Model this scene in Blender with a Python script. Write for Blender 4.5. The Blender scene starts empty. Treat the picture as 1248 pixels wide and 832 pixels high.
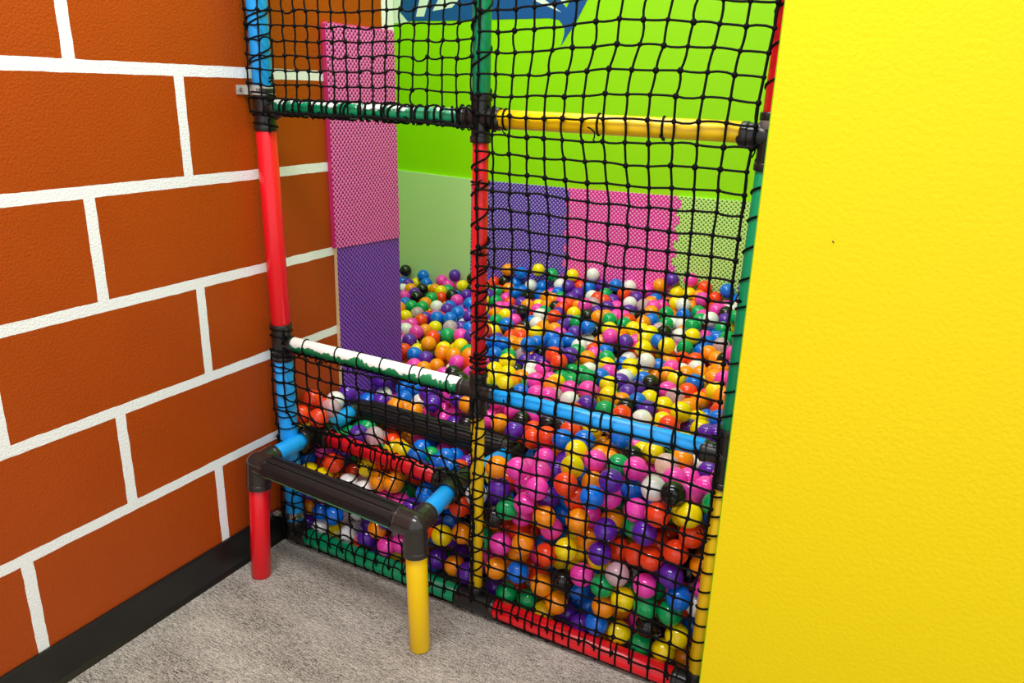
import bpy, bmesh, math, random
import numpy as np
from mathutils import Vector, Matrix, noise
random.seed(7)
S = bpy.context.scene
COL = S.collection
V = Vector

# ---------------------------------------------------------------- helpers
def srgb(r, g, b):
    f = lambda c: (c/255/12.92) if c/255 <= .04045 else ((c/255+.055)/1.055)**2.4
    return (f(r), f(g), f(b), 1)

class Nodes:
    def __init__(s, name):
        s.m = bpy.data.materials.new(name); s.m.use_nodes = True
        s.t = s.m.node_tree; s.b = s.t.nodes['Principled BSDF']
    def n(s, kind, **kw):
        nd = s.t.nodes.new(kind)
        for k, v in kw.items():
            if isinstance(v, (int, float, tuple, list)) and k in nd.inputs: nd.inputs[k].default_value = v
            elif hasattr(nd, k): setattr(nd, k, v)
        return nd
    def l(s, a, b): s.t.links.new(a, b)
    def math(s, op, a, b=None, c=None):
        nd = s.t.nodes.new('ShaderNodeMath'); nd.operation = op
        for i, x in enumerate((a, b, c)):
            if x is None: continue
            if isinstance(x, (int, float)): nd.inputs[i].default_value = x
            else: s.l(x, nd.inputs[i])
        return nd.outputs[0]
    def mix(s, f, a, b):
        nd = s.t.nodes.new('ShaderNodeMix'); nd.data_type = 'RGBA'
        for i, x in ((0, f), (6, a), (7, b)):
            if isinstance(x, (int, float, tuple)): nd.inputs[i].default_value = x
            else: s.l(x, nd.inputs[i])
        return nd.outputs[2]
    def obj(s):
        return s.t.nodes.new('ShaderNodeTexCoord').outputs['Object']
    def bump(s, h, strength, dist):
        nd = s.t.nodes.new('ShaderNodeBump'); nd.inputs['Strength'].default_value = strength
        nd.inputs['Distance'].default_value = dist
        s.l(h, nd.inputs['Height']); s.l(nd.outputs[0], s.b.inputs['Normal'])

def plain(name, c, rough=.4, spec=.5, metal=0, bump=0, bscale=300, coat=0):
    k = Nodes(name); k.b.inputs['Base Color'].default_value = srgb(*c)
    k.b.inputs['Roughness'].default_value = rough; k.b.inputs['Metallic'].default_value = metal
    k.b.inputs['Specular IOR Level'].default_value = spec
    k.b.inputs['Coat Weight'].default_value = coat
    if bump:
        nz = k.n('ShaderNodeTexNoise', Scale=bscale, Detail=3.0); k.l(k.obj(), nz.inputs['Vector'])
        k.bump(nz.outputs[0], bump, .002)
    return k.m

def mesh_obj(name, verts, faces, mat, parent=None, smooth=True, mats=None, idx=None):
    me = bpy.data.meshes.new(name); me.from_pydata([tuple(v) for v in verts], [], faces)
    for m in (mats or [mat]): me.materials.append(m)
    if idx: me.polygons.foreach_set('material_index', idx)
    if smooth: me.polygons.foreach_set('use_smooth', [True]*len(me.polygons))
    me.update()
    o = bpy.data.objects.new(name, me); COL.objects.link(o)
    if parent is not None:
        o.parent = parent; o.matrix_parent_inverse = Matrix.Translation(-parent.location)
    return o

class MB:
    """collects tubes, boxes, rings into one mesh"""
    def __init__(s): s.v = []; s.f = []
    def box(s, lo, hi):
        b = len(s.v)
        for x in (lo[0], hi[0]):
            for y in (lo[1], hi[1]):
                for z in (lo[2], hi[2]): s.v.append((x, y, z))
        for q in ((0,1,3,2),(4,6,7,5),(0,4,5,1),(2,3,7,6),(0,2,6,4),(1,5,7,3)): s.f.append(tuple(b+i for i in q))
        return s
    def frame(s, d):
        d = d.normalized(); a = V((0,0,1)) if abs(d.z) < .9 else V((0,1,0))
        u = d.cross(a).normalized(); return u, d.cross(u).normalized()
    def sweep(s, pts, rad, n=8, caps=True, closed=False, prof=None):
        pts = [V(p) for p in pts]; N = len(pts); b = len(s.v)
        rads = rad if isinstance(rad, (list, tuple)) else [rad]*N
        u = None
        for i, p in enumerate(pts):
            if closed: t = pts[(i+1) % N]-pts[i-1]
            else: t = pts[min(i+1, N-1)]-pts[max(i-1, 0)]
            if t.length < 1e-9: t = V((0,0,1))
            t.normalize()
            if u is None: u, w = s.frame(t)
            else:
                u = (u-t*u.dot(t)); u.normalize(); w = t.cross(u)
            for k in range(n):
                a = 2*math.pi*k/n; r = rads[i]
                s.v.append(tuple(p+u*(math.cos(a)*r)+w*(math.sin(a)*r)))
        for i in range(N if closed else N-1):
            j = (i+1) % N
            for k in range(n):
                k2 = (k+1) % n; s.f.append((b+i*n+k, b+i*n+k2, b+j*n+k2, b+j*n+k))
        if caps and not closed:
            s.f.append(tuple(b+k for k in reversed(range(n)))); s.f.append(tuple(b+(N-1)*n+k for k in range(n)))
        return s
    def tube(s, a, c, r, n=28, bev=.0025):
        a, c = V(a), V(c); d = (c-a).normalized()
        return s.sweep([a, a+d*.0002, a+d*bev, c-d*bev, c-d*.0002, c], [r-bev, r-bev*.7, r, r, r-bev*.7, r-bev], n)
    def ball(s, c, r, seg=6, rings=4):
        b = len(s.v); c = V(c)
        s.v.append(tuple(c+V((0,0,r))))
        for i in range(1, rings):
            p = math.pi*i/rings
            for k in range(seg):
                a = 2*math.pi*k/seg; s.v.append((c.x+r*math.sin(p)*math.cos(a), c.y+r*math.sin(p)*math.sin(a), c.z+r*math.cos(p)))
        s.v.append(tuple(c-V((0,0,r)))); e = len(s.v)-1
        for k in range(seg):
            k2 = (k+1) % seg; s.f.append((b, b+1+k, b+1+k2)); s.f.append((e, e-seg+k2, e-seg+k))
            for i in range(rings-2):
                o = b+1+i*seg; s.f.append((o+k, o+seg+k, o+seg+k2, o+k2))
        return s
    def build(s, name, mat, parent=None, smooth=True, auto=None):
        o = mesh_obj(name, s.v, s.f, mat, parent, smooth)
        bm = bmesh.new(); bm.from_mesh(o.data); bmesh.ops.recalc_face_normals(bm, faces=bm.faces)
        if smooth:
            for e in bm.edges:
                if len(e.link_faces) == 2 and e.calc_face_angle(0) > math.radians(50): e.smooth = False
        bm.to_mesh(o.data); bm.free(); return o

def tag(o, label=None, cat=None, group=None, kind=None):
    for k, v in (('label', label), ('category', cat), ('group', group), ('kind', kind)):
        if v: o[k] = v
    return o
def thing(name, loc, label, cat, group=None):
    o = bpy.data.objects.new(name, None); COL.objects.link(o); o.location = loc
    o.empty_display_size = .05
    return tag(o, label, cat, group)

# ---------------------------------------------------------------- materials
def brick_mat():
    k = Nodes('painted_brick'); sep = k.n('ShaderNodeSeparateXYZ'); k.l(k.obj(), sep.inputs[0])
    cmb = k.n('ShaderNodeCombineXYZ')
    k.l(k.math('ADD', sep.outputs[1], .2407+.2497+5*.4994), cmb.inputs[0]); k.l(k.math('SUBTRACT', sep.outputs[2], .0920), cmb.inputs[1])
    # hand-painted wobble of the lines
    nz = k.n('ShaderNodeTexNoise', Scale=26.0, Detail=3.0); k.l(k.obj(), nz.inputs['Vector'])
    off = k.n('ShaderNodeVectorMath', operation='SCALE'); k.l(nz.outputs['Color'], off.inputs[0]); off.inputs['Scale'].default_value = .004
    add = k.n('ShaderNodeVectorMath', operation='ADD'); k.l(cmb.outputs[0], add.inputs[0]); k.l(off.outputs[0], add.inputs[1])
    br = k.n('ShaderNodeTexBrick'); br.offset = .5; br.offset_frequency = 2; br.squash = 1
    k.l(add.outputs[0], br.inputs['Vector'])
    for n_, v in (('Scale', 1), ('Mortar Size', .0126), ('Mortar Smooth', 0), ('Bias', 0), ('Brick Width', .4994), ('Row Height', .2442)): br.inputs[n_].default_value = v
    n2 = k.n('ShaderNodeTexNoise', Scale=5.0, Detail=5.0); k.l(k.obj(), n2.inputs['Vector'])
    c = k.mix(n2.outputs[0], srgb(164,63,4), srgb(178,73,8))
    c = k.mix(br.outputs['Fac'], c, srgb(246,247,252))
    k.l(c, k.b.inputs['Base Color']); k.b.inputs['Roughness'].default_value = .42; k.b.inputs['Specular IOR Level'].default_value = .3
    n3 = k.n('ShaderNodeTexNoise', Scale=190.0, Detail=2.0); k.l(k.obj(), n3.inputs['Vector'])
    k.bump(n3.outputs[0], .55, .0025); return k.m

def wall_paint(name, c, rough=.5, b=.3, sc=170.0):
    k = Nodes(name); k.b.inputs['Base Color'].default_value = srgb(*c); k.b.inputs['Roughness'].default_value = rough
    k.b.inputs['Specular IOR Level'].default_value = .3
    n3 = k.n('ShaderNodeTexNoise', Scale=sc, Detail=2.0); k.l(k.obj(), n3.inputs['Vector'])
    k.bump(n3.outputs[0], b, .0025); return k.m

def carpet_mat():
    k = Nodes('grey_carpet'); o = k.obj()
    mp = k.n('ShaderNodeMapping'); mp.inputs['Scale'].default_value = (45, 300, 100); mp.inputs['Rotation'].default_value = (0, 0, .05); k.l(o, mp.inputs[0])
    a = k.n('ShaderNodeTexNoise', Scale=1.0, Detail=4.0, Roughness=.7); k.l(mp.outputs[0], a.inputs['Vector'])
    b = k.n('ShaderNodeTexNoise', Scale=235.0, Detail=2.0, Roughness=.7); k.l(o, b.inputs['Vector'])
    mp2 = k.n('ShaderNodeMapping'); mp2.inputs['Scale'].default_value = (3, 9, 5); k.l(o, mp2.inputs[0])
    d = k.n('ShaderNodeTexNoise', Scale=1.0, Detail=6.0, Roughness=.65); k.l(mp2.outputs[0], d.inputs['Vector'])
    f = k.math('ADD', k.math('MULTIPLY', a.outputs[0], .75), k.math('MULTIPLY', b.outputs[0], .75))
    f = k.math('ADD', f, k.math('MULTIPLY', d.outputs[0], .36))
    mr = k.n('ShaderNodeMapRange'); k.l(f, mr.inputs[0]); mr.inputs[1].default_value = .74; mr.inputs[2].default_value = 1.12
    c = k.mix(mr.outputs[0], srgb(66,60,55), srgb(220,211,199))
    k.l(c, k.b.inputs['Base Color']); k.b.inputs['Roughness'].default_value = .95; k.b.inputs['Specular IOR Level'].default_value = .1
    k.bump(f, .9, .004); return k.m

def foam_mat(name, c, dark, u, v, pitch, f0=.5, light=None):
    """woven EVA foam tile: rows of small dimples with painted-in shade (pale glints on the purple back mat) on a staggered lattice in the plane of object axes u, v"""
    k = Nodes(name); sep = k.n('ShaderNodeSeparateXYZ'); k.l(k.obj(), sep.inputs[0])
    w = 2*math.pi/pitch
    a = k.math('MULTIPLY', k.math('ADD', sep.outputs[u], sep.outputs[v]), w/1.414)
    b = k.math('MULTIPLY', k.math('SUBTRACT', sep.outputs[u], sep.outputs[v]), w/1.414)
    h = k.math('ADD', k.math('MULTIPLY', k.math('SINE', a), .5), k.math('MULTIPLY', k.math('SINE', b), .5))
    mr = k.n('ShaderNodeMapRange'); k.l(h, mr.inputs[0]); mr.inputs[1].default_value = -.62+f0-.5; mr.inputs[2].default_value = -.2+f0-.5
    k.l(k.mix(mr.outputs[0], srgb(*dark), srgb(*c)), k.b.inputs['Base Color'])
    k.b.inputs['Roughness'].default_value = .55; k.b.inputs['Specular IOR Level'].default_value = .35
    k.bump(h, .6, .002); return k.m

def peel_mat(name, base, white, thr):
    """green tube whose upper side is covered by white worn paint, ragged at its lower edge"""
    k = Nodes(name); o = k.obj(); sep = k.n('ShaderNodeSeparateXYZ'); k.l(o, sep.inputs[0])
    nz = k.n('ShaderNodeTexNoise', Scale=28.0, Detail=6.0, Roughness=.65); k.l(o, nz.inputs['Vector'])
    f = k.math('ADD', k.math('MULTIPLY', sep.outputs[2], 26.0), k.math('MULTIPLY', nz.outputs[0], 1.7))
    s = k.math('GREATER_THAN', f, thr)
    k.l(k.mix(s, srgb(*base), srgb(*white)), k.b.inputs['Base Color']); k.b.inputs['Roughness'].default_value = .4; return k.m

M = dict(
 brick=brick_mat(), lime=wall_paint('lime_wall_paint', (154,222,0), .5, .12), yellow_wall=wall_paint('yellow_wall_paint', (253,226,0), .45, .35, 120.0),
 white=wall_paint('white_wall_paint', (236,238,238)), mural_blue=wall_paint('blue_mural_paint', (24,82,160), .5, .1), carpet=carpet_mat(),
 base=plain('black_baseboard', (24,23,22), .35, .5), 
 red=plain('red_plastic_tube', (236,20,34), .28), blue=plain('blue_plastic_tube', (28,164,248), .28), green=plain('green_plastic_tube', (0,152,98), .28),
 yellow=plain('yellow_plastic_tube', (255,208,0), .3), black=plain('black_fitting', (30,28,27), .3, .5, bump=.15, bscale=120), grey=plain('grey_collar', (120,112,108), .4),
 smoke=plain('dark_corner_fitting', (44,40,38), .16, .6), rib=plain('black_ribbed_rubber', (22,22,23), .4),
 cord=plain('black_net_cord', (5,5,5), .7, .15), steel=plain('bright_steel', (200,198,195), .25, .5, 1),
 peel=peel_mat('white_over_green', (0,128,72), (244,243,236), 1.0), peel2=peel_mat('green_with_white_wear', (0,138,88), (228,234,228), 1.20),
 palegreen=plain('pale_green_foam', (196,226,158), .6, .3, bump=.15, bscale=60), cream=plain('cream_foam_core', (232,206,150), .7),
 pink_edge=plain('deep_pink_foam', (206,44,116), .6),
 pinkL=foam_mat('pink_foam_weave', (255,120,212), (128,4,80), 1, 2, .0112, .74), purpleL=foam_mat('purple_foam_weave', (146,84,214), (56,14,116), 1, 2, .0112, .74),  # darker second colour paints the shade inside the dimples
 purpleB=foam_mat('purple_foam_glint_dots', (98,48,180), (190,180,232), 0, 2, .0125, .50), pinkB=foam_mat('pink_foam_dots', (236,52,168), (255,190,226), 0, 2, .0125, .50),  # pale dots on the purple are specular glints painted into the colour
 greenB=foam_mat('green_foam_dots', (206,240,140), (70,128,34), 0, 2, .0125, .56),
)
k = Nodes('clear_plastic_clamp'); k.b.inputs['Base Color'].default_value = srgb(225,222,212); k.b.inputs['Roughness'].default_value = .15; k.b.inputs['Transmission Weight'].default_value = .5; M['clear'] = k.m

BALLCOL = dict(b=('blue', (0,112,226)), k=('black', (20,18,18)), p=('pink', (252,66,186)), v=('purple', (92,34,168)), y=('yellow', (252,224,0)),
 o=('orange', (255,150,8)), g=('green', (0,164,88)), r=('red-orange', (248,66,22)), w=('white', (240,236,234)), t=('clear', (252,222,230)), c=('light blue', (20,184,238)))
BM = {}
for c, (nm, rgb) in BALLCOL.items():
    m = plain(nm.replace('-', '_').replace(' ', '_')+'_ball_plastic', rgb, .07, .6); b = m.node_tree.nodes['Principled BSDF']
    if c == 't': b.inputs['Transmission Weight'].default_value = .55; b.inputs['IOR'].default_value = 1.08; b.inputs['Roughness'].default_value = .12; b.inputs['Coat Weight'].default_value=1
    BM[c] = m

# ---------------------------------------------------------------- the room
def struct(o): o['kind'] = 'structure'; return o
YB = 1.5                                  # back wall of the pit
struct(MB().box((-1.75,-3.2,-.1), (4.2,1.62,0)).build('floor', M['carpet'], smooth=False))
struct(MB().box((-.13,-3.2,0), (0,.552,2.75)).build('wall_left', M['brick'], smooth=False))
struct(MB().box((-1.75,.43,0), (-.13,.552,2.75)).build('wall_alcove_front', M['lime'], smooth=False))
struct(MB().box((-1.75,.552,0), (-1.62,YB,2.75)).build('wall_alcove', M['lime'], smooth=False))
struct(MB().box((-.0005,.512,.104), (.0008,.5535,2.75)).box((-.13,.5522,.0), (.0008,.5535,2.75)).build('trim_1', M['white'], smooth=False))
# back wall with its painted mural (flat paint on the wall)
v = []; f = []; idx = []
def quadbox(lo, hi, mi):
    mb = MB().box(lo, hi); b = len(v); v.extend(mb.v); f.extend([tuple(i+b for i in q) for q in mb.f]); idx.extend([mi]*6)
quadbox((-1.75,YB,0), (1.45,YB+.12,2.75), 0)
def paint(poly, y, mi):
    b = len(v); n = len(poly); v.extend([(x, y, z) for x, z in poly]); f.append(tuple(range(b, b+n))); idx.append(mi)
zt = 1.83
paint([(-.80,1.553),(-.633,1.553),(-.60,1.60),(-.60,zt),(-.80,zt)], YB-.0008, 1)
paint([(-.62,1.565),(.12,1.569),(.14,1.70),(.2,zt),(-.62,zt)], YB-.0008, 1)
# blue body with its pointed tail
paint([(-.676,1.600),(-.633,1.560),(-.363,1.561),(.06,1.565),(.105,1.558),(.13,1.530),(.132,1.508),(.119,1.461),(.145,1.500),(.178,1.545),(.21,1.605),(.262,1.70),(.30,zt),
       (.20,zt),(.165,1.66),(.135,1.602),(.10,1.640),(.03,1.700),(-.40,1.74),(-.50,zt),(-.60,zt),(-.665,1.67)], YB-.0014, 2)
# white stripes sweeping through the blue
for pl in ([(-.588,1.578),(-.545,1.578),(-.515,1.655),(-.47,zt),(-.53,zt),(-.565,1.655)], [(-.50,1.60),(-.40,1.612),(-.37,1.640),(-.29,1.70),(-.20,zt),(-.30,zt),(-.40,1.69),(-.47,1.645)],
           [(-.10,1.668),(.00,1.628),(.115,1.585),(.02,1.645),(-.10,1.70),(-.3,1.76)]):
    paint(pl, YB-.002, 1)
struct(mesh_obj('wall_back', v, f, None, smooth=False, mats=[M['lime'], M['white'], M['mural_blue']], idx=idx))
# yellow wall block at the right, its return beside the pit is lime
v = []; f = []; idx = []
b = 0
v = [(1.2725,-.1,0),(1.2530,-.1,2.75),(4.2,-.1,0),(4.2,-.1,2.75),(1.290,YB,0),(1.290,YB,2.75),(4.2,YB,0),(4.2,YB,2.75),(1.290,-.068,0),(1.290,-.068,2.75),(1.2702,-.0975,0),(1.2507,-.0975,2.75)]
f = [(0,2,3,1),(4,5,7,6),(10,0,1,11),(8,10,11,9),(8,9,5,4),(2,6,7,3),(1,3,7,5,9,11),(0,10,8,4,6,2)]
struct(mesh_obj('wall_right', v, f, None, smooth=False, mats=[M['yellow_wall'], M['lime']], idx=[0,1,1,1,1,0,0,0]))
# black rubber baseboard with a flared foot
def baseboard(name, y0, y1):
    prof = [(0,0),(.014,0),(.0125,.004),(.008,.014),(.0075,.098),(.006,.104),(0,.104)]
    v = [(x, y, z) for y in (y0, y1) for x, z in prof]; n = len(prof)
    f = [(i, (i+1) % n, n+(i+1) % n, n+i) for i in range(n)]+[tuple(range(n)), tuple(range(2*n-1, n-1, -1))]
    return struct(mesh_obj(name, v, f, M['base'], smooth=False))
baseboard('baseboard_left', -3.2, .552)
tag(MB().sweep([(1.389,-.1006,1.0705),(1.3905,-.1010,1.069),(1.392,-.1006,1.0675)], [.0006,.0014,.0006], 6).build('wall_scuff', M['rib']), 'tiny dark scuff mark on the yellow wall', 'scuff')

# ---------------------------------------------------------------- foam mats
def teeth_edge(p0, p1, n, amp, out):
    """jigsaw edge between two 2D points"""
    p0, p1 = V(p0), V(p1); d = (p1-p0)/n; o = V(out).normalized()*amp; pts = []
    for i in range(n):
        a = p0+d*i
        for t, k in ((.0,0),(.25,0),(.15,.55),(.25,1),(.65,1),(.75,.55),(.65,0)): pts.append(a+d*t+o*k)
    pts.append(p1); return pts
def mat_panel(name, outline, axis, lo, hi, face, edge, label, group):
    """outline of 2D points extruded between lo and hi along axis (0 = x, 1 = y); front face at hi for x, lo for y"""
    n = len(outline)
    mk = (lambda a, p: (a, p[0], p[1])) if axis == 0 else (lambda a, p: (p[0], a, p[1]))
    v = [mk(lo, p) for p in outline]+[mk(hi, p) for p in outline]
    f = [tuple(range(n)), tuple(range(2*n-1, n-1, -1))]+[(i, (i+1) % n, n+(i+1) % n, n+i) for i in range(n)]
    idx = [0, 0]+[1]*n
    o = mesh_obj(name, v, f, None, smooth=False, mats=[face, edge], idx=idx)
    bm = bmesh.new(); bm.from_mesh(o.data); bmesh.ops.recalc_face_normals(bm, faces=bm.faces); bm.to_mesh(o.data); bm.free()
    return tag(o, label, 'foam mat', group)
r2 = lambda *p: [V(q) for q in p]
top = [V((.228+(.531-.228)*i/24, 1.447+(.003 if i % 2 else -.002))) for i in range(25)]
rt = [V((.531+.012*i/36+(.0025 if i % 2 else 0), 1.447-(1.447-.818)*i/36)) for i in range(1, 36)]
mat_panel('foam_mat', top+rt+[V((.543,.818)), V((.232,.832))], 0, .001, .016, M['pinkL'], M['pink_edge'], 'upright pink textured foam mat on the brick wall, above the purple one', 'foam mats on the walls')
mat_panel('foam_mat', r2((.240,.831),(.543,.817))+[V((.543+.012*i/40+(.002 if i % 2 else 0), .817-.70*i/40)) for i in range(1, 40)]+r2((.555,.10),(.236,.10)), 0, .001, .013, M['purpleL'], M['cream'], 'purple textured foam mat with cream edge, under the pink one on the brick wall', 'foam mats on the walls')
y0, y1 = YB-.016, YB
mat_panel('foam_mat', r2((-.84,.002),(-.286,.002),(-.284,.902),(-.84,.915)), 1, y0+.002, y1, M['palegreen'], M['palegreen'], 'smooth pale green foam mat on the back wall left of the post', 'foam mats on the walls')
xb1, xb2, xb3 = .182, .662, 1.14
e1 = teeth_edge((xb1,.904), (xb1,.002), 14, .016, (1,0))
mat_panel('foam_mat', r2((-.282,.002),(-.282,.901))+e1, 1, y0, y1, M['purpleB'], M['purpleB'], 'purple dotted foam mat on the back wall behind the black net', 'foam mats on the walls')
e2 = teeth_edge((xb2,.913), (xb2,.002), 14, .016, (1,0))
e1r = [p+V((.0012,0)) for p in reversed(e1)]
mat_panel('foam_mat', e1r+e2, 1, y0, y1, M['pinkB'], M['pinkB'], 'pink dotted foam mat between purple and green mats on the back wall', 'foam mats on the walls')
e2r = [p+V((.0012,0)) for p in reversed(e2)]
mat_panel('foam_mat', e2r+r2((xb3,.922),(xb3,.002)), 1, y0, y1, M['greenB'], M['greenB'], 'light green dotted foam mat at the right end of the back wall', 'foam mats on the walls')

# ---------------------------------------------------------------- climbing frame
FY = -.035
LP = lambda z: V((.054-.0095*z, FY, z)); MP = lambda z: V((.6725-.0075*z, FY, z)); RP = lambda z: V((1.250+.0045*z, FY, z))
fr = thing('play_frame', (.67, FY, 0), 'tall frame of coloured plastic tubes holding the black net before the ball pit', 'play frame')
def post(P, z0, z1, r, m, label): return tag(MB().tube(P(z0), P(z1), r).build('post_tube', M[m], fr), label)
def fitting(c, arms, r=.026, name='connector', mat='black', parent=None, lip=.0022):
    """pipe fitting: a hub with a sleeve and a raised lip per arm (direction, length, radius of sleeve)"""
    mb = MB(); c = V(c)
    for d, L, rr in arms:
        d = V(d).normalized()
        mb.sweep([c, c+d*(L-.014), c+d*(L-.0135), c+d*(L-.012), c+d*(L-.002), c+d*L, c+d*L], [rr, rr, rr+lip*.6, rr+lip, rr+lip, rr+lip*.4, rr*.8], 28)
    mb.ball(c, max(a[2] for a in arms)*1.0, 24, 14)
    return mb.build(name, M[mat], parent or fr)
X_, Y_, Z_ = V((1,0,0)), V((0,1,0)), V((0,0,1))
post(LP, 1.25, 1.75, .0245, 'blue', 'blue upper tube'); post(LP, .63, 1.21, .0255, 'red', 'red middle tube'); post(LP, .06, .60, .0255, 'blue', 'blue lower tube')
post(MP, 1.25, 1.75, .0195, 'green', 'green upper tube'); post(MP, .64, 1.21, .0175, 'red', 'red middle tube'); post(MP, .06, .60, .0165, 'yellow', 'yellow lower tube')
post(RP, 1.262, 1.75, .0190, 'red', 'red upper tube'); post(RP, .64, 1.21, .0190, 'green', 'green middle tube'); post(RP, .05, .57, .0190, 'yellow', 'yellow lower tube')
ZT, ZM, ZB = 1.234, .622, .031
fitting(LP(1.228), [(Z_,.05,.0262),(-Z_,.052,.0262),(X_,.045,.019)]); fitting(LP(ZM), [(Z_,.054,.0272),(-Z_,.050,.0272),(X_,.045,.020)])
fitting(LP(ZB), [(Z_,.048,.0275),(X_,.05,.0255)]); 
fitting(MP(ZT), [(Z_,.048,.0215),(-Z_,.050,.0205),(X_,.048,.0215),(-X_,.048,.0205)])
fitting(MP(ZM-.004), [(Z_,.048,.0205),(-Z_,.062,.0205),(X_,.046,.0215),(-X_,.050,.0200)])
fitting(MP(ZB), [(Z_,.050,.0195),(X_,.060,.0265),(-X_,.052,.0265)])
fitting(RP(ZT-.004), [(Z_,.04,.0210),(-Z_,.060,.0210),(-X_,.052,.0215)]); fitting(RP(ZM-.016), [(Z_,.062,.0210),(-Z_,.070,.0210),(-X_,.052,.0215)])
fitting(RP(ZB-.002), [(Z_,.045,.0205),(-X_,.052,.0250)])
tag(MB().tube(RP(1.268), RP(1.240), .0222).build('collar', M['grey'], fr), 'grey collar')
def rail(a, b, r, m, label):
    a, b = V(a), V(b); o = MB(); mid = (a+b)/2
    o.tube(a-mid, b-mid, r); ob = o.build('rail_tube', M[m], None); ob.location = mid-fr.location; ob.parent = fr; return tag(ob, label)
rail(LP(ZT)+V((.04,0,0)), MP(ZT)-V((.04,0,0)), .0178, 'peel2', 'green tube with worn white patches')
rail(MP(ZT)+V((.04,0,0)), RP(ZT)-V((.042,0,0)), .0190, 'yellow', 'yellow top rail')
rail(LP(ZM)+V((.04,0,.003)), MP(ZM)-V((.04,0,.001)), .0190, 'peel', 'white tube with ragged green underside')
rail(MP(ZM-.006)+V((.04,0,0)), RP(ZM-.010)-V((.045,0,0)), .0190, 'blue', 'blue middle rail')
rail(LP(ZB)+V((.045,0,0)), MP(ZB)-V((.045,0,0)), .0238, 'green', 'green bottom rail')
rail(MP(ZB)+V((.055,0,0)), RP(ZB-.003)-V((.045,0,0)), .0238, 'red', 'red bottom rail')
# wall clamps
def band(c, r, h, mb, n=32, th=.003):
    b = len(mb.v)
    for k in range(n):
        a = 2*math.pi*k/n
        for rr, z in ((r,-h/2),(r+th,-h/2),(r+th,h/2),(r,h/2)): mb.v.append((c.x+rr*math.cos(a), c.y+rr*math.sin(a), c.z+z))
    for k in range(n):
        for q in range(4):
            k2 = (k+1) % n; q2 = (q+1) % 4; mb.f.append((b+4*k+q, b+4*k2+q, b+4*k2+q2, b+4*k+q2))
mb = MB(); c = LP(1.272); band(c, .0255, .022, mb); mb.box((.001,-.082,1.261), (.005,-.045,1.283)); mb.box((.004,-.062,1.261),(.022,-.054,1.283))
cl = tag(mb.build('pipe_clamp', M['clear'], fr), 'clear plastic strap clamp screwed to the brick wall')
MB().sweep([(.004,-.072,1.272),(.0075,-.072,1.272),(.0085,-.072,1.272)], [.0055,.005,.001], 14).build('screw', M['steel'], cl)
mb = MB(); c = LP(.098); band(c, .0262, .020, mb); mb.box((.009,-.098,.088), (.013,-.048,.108)); mb.box((.011,-.066,.088),(.028,-.058,.108))
cl = tag(mb.build('pipe_clamp', M['steel'], fr), 'shiny steel strap clamp near the floor')
MB().sweep([(.012,-.086,.098),(.0155,-.086,.098),(.0165,-.086,.098)], [.0055,.005,.001], 14).build('screw', M['rib'], cl)

# ---------------------------------------------------------------- step stool straddling the net
st = thing('step_stool', (.35,-.2,0), 'low step of thick coloured tubes with black ribbed treads, set through the net', 'step stool')
ZS = .33
A = V((.080,-.180,ZS)); B = V((.610,-.212,ZS)); C = V((.083,.037,ZS)); D = V((.585,.003,ZS)); E_ = V((.066,.250,ZS)); F_ = V((.625,.248,ZS))
def part(name, mb, m, label=None): return tag(mb.build(name, M[m], st), label)
dn = lambda top, foot, t: top+(foot-top)*t
fA, fB = V((.086,-.208,0)), V((.628,-.222,0))
part('leg', MB().tube(fA, dn(A,fA,.12), .0262), 'red', 'red front leg'); part('leg', MB().tube(fB, dn(B,fB,.12), .0252), 'yellow', 'yellow front leg')
fE, fF = V((.058,.262,0)), V((.640,.262,0))
part('leg', MB().tube(fE, dn(E_,fE,.1), .0245), 'green', 'green rear leg down in the balls'); part('leg', MB().tube(fF, dn(F_,fF,.1), .0245), 'blue', 'blue rear leg down in the balls')
def u(a, b): return (b-a).normalized()
def corner(P, arms): return fitting(P, arms, name='corner_fitting', mat='smoke', parent=st, lip=.001)
corner(A, [(u(A,fA),.070,.0315),(u(A,C),.058,.0285),(u(A,B),.052,.0315)]); corner(B, [(u(B,fB),.075,.0300),(u(B,D),.060,.0285),(u(B,A),.056,.0315)])
for P, q, s in ((C, A, E_), (D, B, F_)):
    o = D if P is C else C
    fitting(P, [(u(P,q),.062,.0290),(u(P,s),.05,.0275),(u(P,o),.060,.0275)], name='corner_fitting', mat='black', parent=st)
fitting(E_, [(u(E_,C),.05,.026),(u(E_,F_),.05,.028),(u(E_,fE),.06,.027)], name='corner_fitting', mat='black', parent=st)
fitting(F_, [(u(F_,D),.05,.026),(u(F_,E_),.05,.028),(u(F_,fF),.06,.027)], name='corner_fitting', mat='black', parent=st)
for a, b in ((A,C),(C,E_),(B,D),(D,F_)):
    d = u(a,b); part('side_tube', MB().tube(a+d*.04, b-d*.04, .0232), 'blue', 'bright blue side tube')
part('cross_tube', MB().tube(C+u(C,D)*.05, D+u(D,C)*.05, .0215), 'red', 'red cross tube laced with net cord')
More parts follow.
